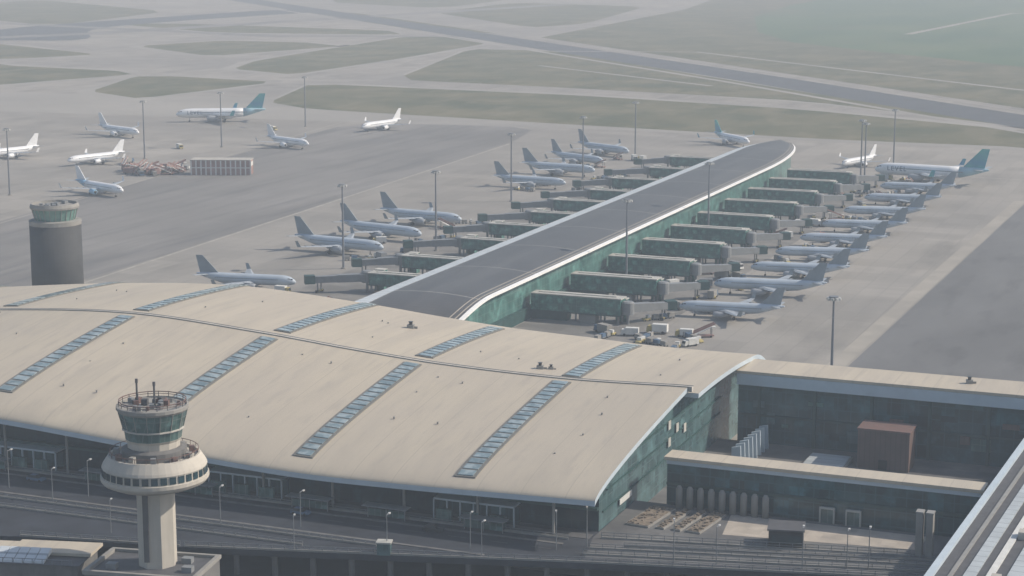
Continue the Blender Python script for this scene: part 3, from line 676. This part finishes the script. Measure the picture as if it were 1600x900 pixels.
for x,y,a,pr,sc_ in ((-664,1003,-22,A_w,1.12),(-657,884,252,A_w,1.05),(-598,881,250,A_w,1.0),(-539,989,-24,A_w,1.05),(-530,1097,257,A_w,1.05),(-526,674,-25,A_w,1.1),(-210,1024,250,A_w,.9)):
    make_thing("airliner",pr,(x,y,0),D(a),sc_,"all-white airliner parked on the remote apron","aircraft",gq)
make_thing("airliner",A_b,(-528,779,0),D(-22),1.05,"white airliner with light blue rear and engines","aircraft")

# ---------------------------------------------------------------- light masts
def mast_parts(h):
    p=MB().rev([(.45,0),(.38,h*.5),(.25,h)],M['mast'],0,0,10)
    f=MB().rev([(.9,0),(.9,.5)],M['concrete'],0,0,12)
    c=MB().rev([(1.3,h-.1),(1.3,h+.25)],M['steel'],0,0,12)
    l=MB()
    for i in range(8):
        a=2*pi*i/8;l.box(1.5*math.cos(a)-.4,1.5*math.cos(a)+.4,1.5*math.sin(a)-.4,1.5*math.sin(a)+.4,h-.75,h-.12,M['lamp'],a)
    return [("pole",p.mesh("pole")),("footing",f.mesh("footing")),("lamp_crown",c.mesh("lamp_crown"))]+pieces("floodlight",l)
MP=mast_parts(32)
for x,y in ((-566,760),(-586,910),(-575,975),(-584,1096),(-331,1006),(-330,918),(-334,830),(-310,690),(-326,640),(-214,642),(-217,757),(-190,940),(-106,490),(-190,1015),(-195,955)):
    make_thing("light_mast",MP,(x,y,0),0,1,"tall grey apron floodlight mast","light mast","apron light masts")
def lamp_parts(h):
    p=MB().rev([(.13,0),(.08,h)],M['steel'],0,0,8)
    l=MB().box(-.1,1.6,-.08,.08,h-.1,h+.02,M['steel']).box(1.1,1.9,-.2,.2,h-.18,h+.06,M['lamp'])
    return [("pole",p.mesh("pole")),("lamp_head",l.mesh("lamp_head"))]
LP=lamp_parts(8.5)
for x,y in ((-158,327),(-144,336),(-128,342),(-123,346),(-182,336),(-198,331),(-235,338),(-240,332),(-216,318),(-176,322),(-140,332.3),(-104,343),(-96,345),(-80,349),(-72,352),(-68,353),(-255,337),(-275,334)):
    make_thing("street_lamp",LP,(x,y,6),random.uniform(0,.5)+1.5,random.uniform(.8,1.0),"slim grey street lamp on the forecourt deck","street lamp","forecourt street lamps")

# ---------------------------------------------------------------- near control tower
CT=empty("control_tower",(-196,304,0),D(21.9),"pale concrete control tower with round ring and glazed cab","control tower")
obj("shaft",MB().rev([(3.75,0),(3.7,24)],M['tower'],0,0,8,a0=pi/8),CT)
obj("shaft_slot",MB().box(-1.9,-.9,-3.9,-3.3,8,21.5,M['tower_dark']),CT)
obj("ring_gallery",MB().rev([(3.9,21.6),(8.2,22.6),(9.9,23.4),(10.3,24.0),(10.3,24.7),(9.95,24.8),(9.9,26.4),(10.0,26.5),(9.8,27.0),(8.7,28.7),(8.3,28.7),(8.2,28.2),(4,28.2)],M['tower'],0,0,48),CT)
q=MB()
for i in range(36):
    a=2*pi*i/36;ca,sa=math.cos(a),math.sin(a)
    w=.62
    q.hexa([(9.5*ca+w*sa,9.5*sa-w*ca,24.95),(9.5*ca-w*sa,9.5*sa+w*ca,24.95),(9.5*ca-w*sa,9.5*sa+w*ca,26.3),(9.5*ca+w*sa,9.5*sa-w*ca,26.3)],
           [(10.05*ca+w*sa,10.05*sa-w*ca,24.95),(10.05*ca-w*sa,10.05*sa+w*ca,24.95),(10.03*ca-w*sa,10.03*sa+w*ca,26.3),(10.03*ca+w*sa,10.03*sa-w*ca,26.3)],M['glass_front'])
each("gallery_window",q,CT)
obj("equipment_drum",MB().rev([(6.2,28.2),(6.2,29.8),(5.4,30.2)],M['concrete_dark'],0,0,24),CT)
q=MB()
for i in range(11):
    a=2*pi*i/11+.3;q.box(7.2*math.cos(a)-.5,7.2*math.cos(a)+.5,7.2*math.sin(a)-.5,7.2*math.sin(a)+.5,28.22,29.0+random.uniform(0,.8),(M['tower_red'],M['concrete'],M['grey'])[i%3],a)
each("deck_equipment",q,CT)
obj("cab_base",MB().rev([(5.0,30.2),(5.1,31.4),(5.4,31.9)],M['tower'],0,0,16),CT)
obj("cab_glass",MB().rev([(5.35,31.9),(5.6,33.6)],M['tower_glass'],0,0,16,caps=False),CT)
obj("cab_glass",MB().rev([(5.75,34.0),(6.6,37.2)],M['tower_glass'],0,0,16,caps=False),CT)
obj("cab_floor_band",MB().rev([(5.6,33.6),(5.95,33.7),(5.95,33.95),(5.7,34.0)],M['concrete_pale'],0,0,16,caps=False),CT)
q=MB()
for i in range(16):
    a=2*pi*i/16;ca,sa=math.cos(a),math.sin(a);t=.06
    q.hexa([(5.6*ca-t*sa,5.6*sa+t*ca,33.9),(5.6*ca+t*sa,5.6*sa-t*ca,33.9),(5.82*ca+t*sa,5.82*sa-t*ca,33.9),(5.82*ca-t*sa,5.82*sa+t*ca,33.9)],
           [(6.5*ca-t*sa,6.5*sa+t*ca,37.3),(6.5*ca+t*sa,6.5*sa-t*ca,37.3),(6.68*ca+t*sa,6.68*sa-t*ca,37.3),(6.68*ca-t*sa,6.68*sa+t*ca,37.3)],M['concrete'])
each("cab_mullion",q,CT)
obj("cab_roof",MB().rev([(6.6,37.2),(6.9,37.6),(6.9,38.2),(6.5,38.3),(6.4,38.0)],M['concrete'],0,0,24),CT)
q=MB()
for i in range(20):
    a=2*pi*i/20;q.box(6.4*math.cos(a)-.06,6.4*math.cos(a)+.06,6.4*math.sin(a)-.06,6.4*math.sin(a)+.06,38.2,39.3,M['tower_dark'])
q.rev([(6.45,39.15),(6.45,39.3),(6.3,39.3),(6.3,39.15)],M['tower_red'],0,0,20,caps=False)
q.rev([(6.45,38.75),(6.45,38.85),(6.36,38.85),(6.36,38.75)],M['tower_red'],0,0,20,caps=False)
obj("roof_railing",q,CT)
q=MB()
for i in range(24):
    r=random.uniform(1,5.4);a=random.uniform(0,6.28);s=random.uniform(.2,.6);q.box(r*math.cos(a)-s,r*math.cos(a)+s,r*math.sin(a)-s,r*math.sin(a)+s,38,38.3+s*1.6,(M['tower_dark'],M['tower_red'],M['grey'])[i%3],a)
each("roof_equipment",q,CT)
for x,y,h in ((-2.9,0,43.2),(.4,0,42.6)): obj("antenna",MB().rev([(.2,38),(.2,h-.8),(.28,h-.75),(.28,h)],M['tower_dark'],x,y,8),CT)
q=MB()
for i in range(24):
    a=2*pi*i/24;q.box(8.4*math.cos(a)-.05,8.4*math.cos(a)+.05,8.4*math.sin(a)-.05,8.4*math.sin(a)+.05,28.7,29.6,M['tower_red'])
q.rev([(8.45,29.5),(8.45,29.62),(8.35,29.62),(8.35,29.5)],M['tower_red'],0,0,36,caps=False)
obj("gallery_railing",q,CT)
e=empty("tower_base_block",(-196.5,303.5,0),D(10),"low dark concrete block around the tower foot","building")
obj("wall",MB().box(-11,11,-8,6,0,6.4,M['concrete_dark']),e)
obj("roof_deck",MB().box(-10.4,10.4,-7.4,5.4,6.4,6.5,M['tower_dark']),e)
obj("parapet",MB().box(-11.3,11.3,-8.3,-7.5,6.4,7.2,M['concrete']).box(-11.3,11.3,5.5,6.3,6.4,7.1,M['concrete']).box(-11.3,-10.5,-7.5,5.5,6.4,7.2,M['concrete']).box(10.5,11.3,-7.5,5.5,6.4,7.2,M['concrete']),e)
obj("window",MB().box(-9,9,-8.1,-7.95,3.8,5.2,M['dark']),e)
for x,y in ((6,2),(8,-3),(-7,-4)): obj("roof_unit",MB().box(x-1,x+1,y-.8,y+.8,6.5,7.6,M['grey']),e)
e=empty("annex_building",(-236,297,0),D(14),"low annex with cream roof slabs and glazed canopy","building")
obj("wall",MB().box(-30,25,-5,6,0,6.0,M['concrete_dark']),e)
obj("roof",MB().box(-31,9,1.2,6.6,6.0,6.5,M['roof']),e)
obj("roof",MB().box(9.2,26,-.5,6.6,6.3,6.9,M['roof']),e)
obj("roof_deck",MB().box(-31,9.1,-5.6,1.18,6.0,6.1,M['tower_dark']),e)
obj("roof_deck",MB().box(9.1,25.5,-5.6,-.52,6.0,6.1,M['tower_dark']),e)
q=MB()
for i in range(8):
    x=1.5+i*2.1;q.hexa([(x,-5,6.1),(x+1.95,-5,6.1),(x+1.95,-.6,6.9),(x,-.6,6.9)],[(x,-4.8,6.5),(x+1.95,-4.8,6.5),(x+1.95,-.7,7.9),(x,-.7,7.9)],M['pier_light'])
each("canopy_pane",q,e)
q=MB()
for i in range(16): q.box(-6+i*2,-5.9+i*2,-5.5,-5.4,6.1,7.2,M['steel'])
q.box(-6,24,-5.52,-5.38,7.1,7.2,M['steel']);obj("railing",q,e)

# ---------------------------------------------------------------- far tower
FT=empty("round_tower",(-372.4,523.5,0),D(21.9),"thick dark grey round tower with greenish glazed top","control tower")
obj("shaft",MB().rev([(8.4,0),(8.4,31.2)],M['btower'],0,0,36,True),FT)
obj("collar",MB().rev([(8.45,31.2),(8.5,32.6),(7.6,32.8)],M['concrete'],0,0,36),FT)
obj("cab_glass",MB().rev([(6.4,32.8),(7.4,36.6)],M['btower_glass'],0,0,24),FT)
q=MB()
for i in range(24):
    a=2*pi*i/24;ca,sa=math.cos(a),math.sin(a);q.hexa([(6.3*ca-.07*sa,6.3*sa+.07*ca,32.8),(6.3*ca+.07*sa,6.3*sa-.07*ca,32.8),(6.55*ca+.07*sa,6.55*sa-.07*ca,32.8),(6.55*ca-.07*sa,6.55*sa+.07*ca,32.8)],[(7.3*ca-.07*sa,7.3*sa+.07*ca,36.6),(7.3*ca+.07*sa,7.3*sa-.07*ca,36.6),(7.55*ca+.07*sa,7.55*sa-.07*ca,36.6),(7.55*ca-.07*sa,7.55*sa+.07*ca,36.6)],M['gutter'])
each("cab_mullion",q,FT)
obj("cab_roof",MB().rev([(7.9,36.6),(8.0,37.2),(7.6,38.2),(7.2,38.2),(7.1,37.4)],M['concrete'],0,0,36),FT)
q=MB()
for i in range(14):
    a=random.uniform(0,6.28);r=random.uniform(0,6);s=random.uniform(.3,.8);q.box(r*math.cos(a)-s,r*math.cos(a)+s,r*math.sin(a)-s,r*math.sin(a)+s,37,37.6+s,M['grey'],a)
each("roof_equipment",q,FT)

# ---------------------------------------------------------------- cabins, equipment
e=empty("stacked_cabin_block",(-512,868,0),D(20),"two-storey block of red and white site cabins","cabins")
obj("cabin_wall",MB().box(-15.5,15.5,-5,5,0,7.6,M['red']),e)
q=MB()
for i in range(13): q.box(-15.6+i*2.58,-14.9+i*2.58,-5.15,-5.02,0,7.7,M['white_plain'])
q.box(-15.6,15.6,-5.2,-5.02,3.6,4.1,M['white_plain']);obj("cabin_frame",q,e)
obj("cabin_roof",MB().box(-15.8,15.8,-5.3,5.3,7.6,8.0,M['concrete_pale']),e)
obj("window",MB().box(15.52,15.6,-4,4,4.4,6.6,M['white_plain']),e)

def truck(cabm,boxm):
    w=MB()
    for x in (-1.9,1.9):
        for y in (-1.05,1.05): w.wheel(x,y,.48,.3,M['tyre'])
    cab=MB().hexa([(1.6,-1.15,.5),(3.4,-1.15,.5),(3.4,1.15,.5),(1.6,1.15,.5)],[(1.6,-1.1,2.4),(2.9,-1.1,2.4),(2.9,1.1,2.4),(1.6,1.1,2.4)],cabm)
    win=MB().hexa([(3.33,-.95,1.4),(3.33,.95,1.4),(3.38,.95,1.35),(3.38,-.95,1.35)],[(3.0,-.95,2.25),(3.0,.95,2.25),(3.06,.95,2.25),(3.06,-.95,2.25)],M['dark'])
    body=MB().box(-3.2,1.5,-1.2,1.2,.7,3.0,boxm)
    ch=MB().box(-3.3,1.6,-1.1,1.1,.5,.69,M['grey'])
    return [("cab",cab.mesh("cab")),("windscreen",win.mesh("windscreen")),("cargo_body",body.mesh("cargo_body")),("chassis",ch.mesh("chassis"))]+pieces("wheel",w)
def cart():
    tug=MB().hexa([(1,-.8,.3),(3.6,-.8,.3),(3.6,.8,.3),(1,.8,.3)],[(1.1,-.75,1.1),(3.4,-.75,.9),(3.4,.75,.9),(1.1,.75,1.1)],M['yellow']).box(1.2,2.2,-.7,.7,1.0,1.9,M['white_plain'])
    out=[("tractor_body",tug.mesh("tractor_body"))]
    for k in range(3):
        c=MB();x=-1.2-k*3;c.box(x-1.2,x+1.2,-.8,.8,.5,.7,M['grey']).box(x-1.1,x+1.1,-.7,.7,.7,1.8,M['blue'] if k%2 else M['concrete']).box(x+1.2,x+1.9,-.06,.06,.5,.62,M['steel'])
        for xx_ in (x-.7,x+.7): c.wheel(xx_,-.7,.25,.15,M['tyre'],8).wheel(xx_,.7,.25,.15,M['tyre'],8)
        out.append(("luggage_cart",c.mesh("luggage_cart")))
    w=MB()
    for x in (1.5,3.1):
        for y in (-.75,.75): w.wheel(x,y,.32,.2,M['tyre'])
    return out+pieces("wheel",w)
def stairs():
    s=MB().hexa([(-4,-.9,.6),(-3.6,-.9,.6),(-3.6,.9,.6),(-4,.9,.6)],[(2,-.9,3.4),(2.4,-.9,3.4),(2.4,.9,3.4),(2,.9,3.4)],M['white_plain'])
    for y in (-.95,.87): s.hexa([(-4,y,1.2),(-4,y+.08,1.2),(-4,y+.08,1.8),(-4,y,1.8)],[(3.4,y,4.2),(3.4,y+.08,4.2),(3.4,y+.08,4.8),(3.4,y,4.8)],M['red'])
    s.box(2.2,3.6,-.9,.9,3.2,3.4,M['white_plain'])
    b=MB().box(-4.2,3,-1,1,.4,.8,M['red']).box(2.2,2.4,-.8,-.6,.8,3.2,M['steel']).box(2.2,2.4,.6,.8,.8,3.2,M['steel'])
    w=MB()
    for x in (-3,2):
        for y in (-1,1): w.wheel(x,y,.35,.2,M['tyre'])
    return [("stair_flight",s.mesh("stair_flight")),("chassis",b.mesh("chassis"))]+pieces("wheel",w)
TRK=[truck(M['white_plain'],M['white_plain']),truck(M['white_plain'],M['grey']),truck(M['yellow'],M['white_plain']),truck(M['blue'],M['concrete'])]
TRD=[truck(M['red'],M['red']),truck(M['white_plain'],M['red'])]
CRT=cart();STR=stairs()
GV="airport service vehicles"
def gse(x,y,mode=0):
    r=random.random();a=random.uniform(0,6.28)
    if mode:
        if r<.6: make_thing("mobile_stairs",STR,(x,y,0.02),a,1.25,"red and white mobile boarding stairs","boarding stairs",GV)
        else: make_thing("service_truck",random.choice(TRD),(x,y,0.02),a,1.1,"faded red service truck among parked equipment","truck",GV)
    elif r<.45: make_thing("service_truck",random.choice(TRK),(x,y,0.02),a,random.uniform(.8,1.05),"boxy airport service truck on the apron","truck",GV)
    elif r<.88: make_thing("baggage_tractor",CRT,(x,y,0.02),a,1,"yellow baggage tractor pulling luggage carts","baggage tractor",GV)
    else: make_thing("mobile_stairs",STR,(x,y,0.02),a,1,"red and white mobile boarding stairs","boarding stairs",GV)
for y in (603,645,686,725,760,799,842,886,928,965):
    for k in range(4): gse(random.uniform(-193,-166),y+random.choice((-1,1))*random.uniform(7,13))
    if random.random()<.7: gse(random.uniform(-215,-196),y+random.uniform(-8,8))
for y in (600,672,710,751,878,929,975,1015):
    for k in range(3): gse(random.uniform(-345,-314),y+random.choice((-1,1))*random.uniform(7,13))
for i in range(30):
    u,v=random.uniform(-17,15),random.uniform(-13,13);gse(-547+u*.93-v*.37,858+u*.37+v*.93,1 if random.random()<.8 else 0)
for k in range(12): gse(-205+random.uniform(0,42),562+random.uniform(-10,12))
for k in range(5): gse(random.uniform(-640,-520),random.uniform(800,1090))
for k in range(6): gse(random.uniform(-320,-290),random.uniform(540,575))

def car(col):
    b=MB().hexa([(-2.1,-.85,.3),(2.1,-.85,.3),(2.1,.85,.3),(-2.1,.85,.3)],[(-2.1,-.85,.85),(2.0,-.8,.8),(2.0,.8,.8),(-2.1,.85,.85)],col).box(-1.25,.25,-.62,.62,1.42,1.46,col)
    g=MB().hexa([(-1.8,-.8,.86),(1.0,-.8,.84),(1.0,.8,.84),(-1.8,.8,.86)],[(-1.3,-.65,1.4),(.3,-.65,1.42),(.3,.65,1.42),(-1.3,.65,1.4)],M['dark'])
    w=MB()
    for x in (-1.3,1.35):
        for y in (-.8,.8): w.wheel(x,y,.31,.18,M['tyre'])
    return [("body",b.mesh("body")),("cabin_glass",g.mesh("cabin_glass"))]+pieces("wheel",w)
CR=[car(M['tower_dark']),car(M['dark']),car(M['blue'])]
for i in range(5):
    x=-290+i*34+random.uniform(-5,5);y=random.choice((340,343.6))
    make_thing("parked_car",random.choice(CR),(x,y,6.02),0,1,"small dark car on the forecourt road","car","cars on the forecourt")
e=empty("ticket_booth",(-158.5,326.8,6),D(15),"small green and white booth by the guard rail","booth")
obj("wall",MB().box(-1.3,1.3,-1,1,0,2.4,M['glass_side']),e);obj("roof",MB().box(-1.5,1.5,-1.2,1.2,2.4,2.7,M['bridge_roof']),e)
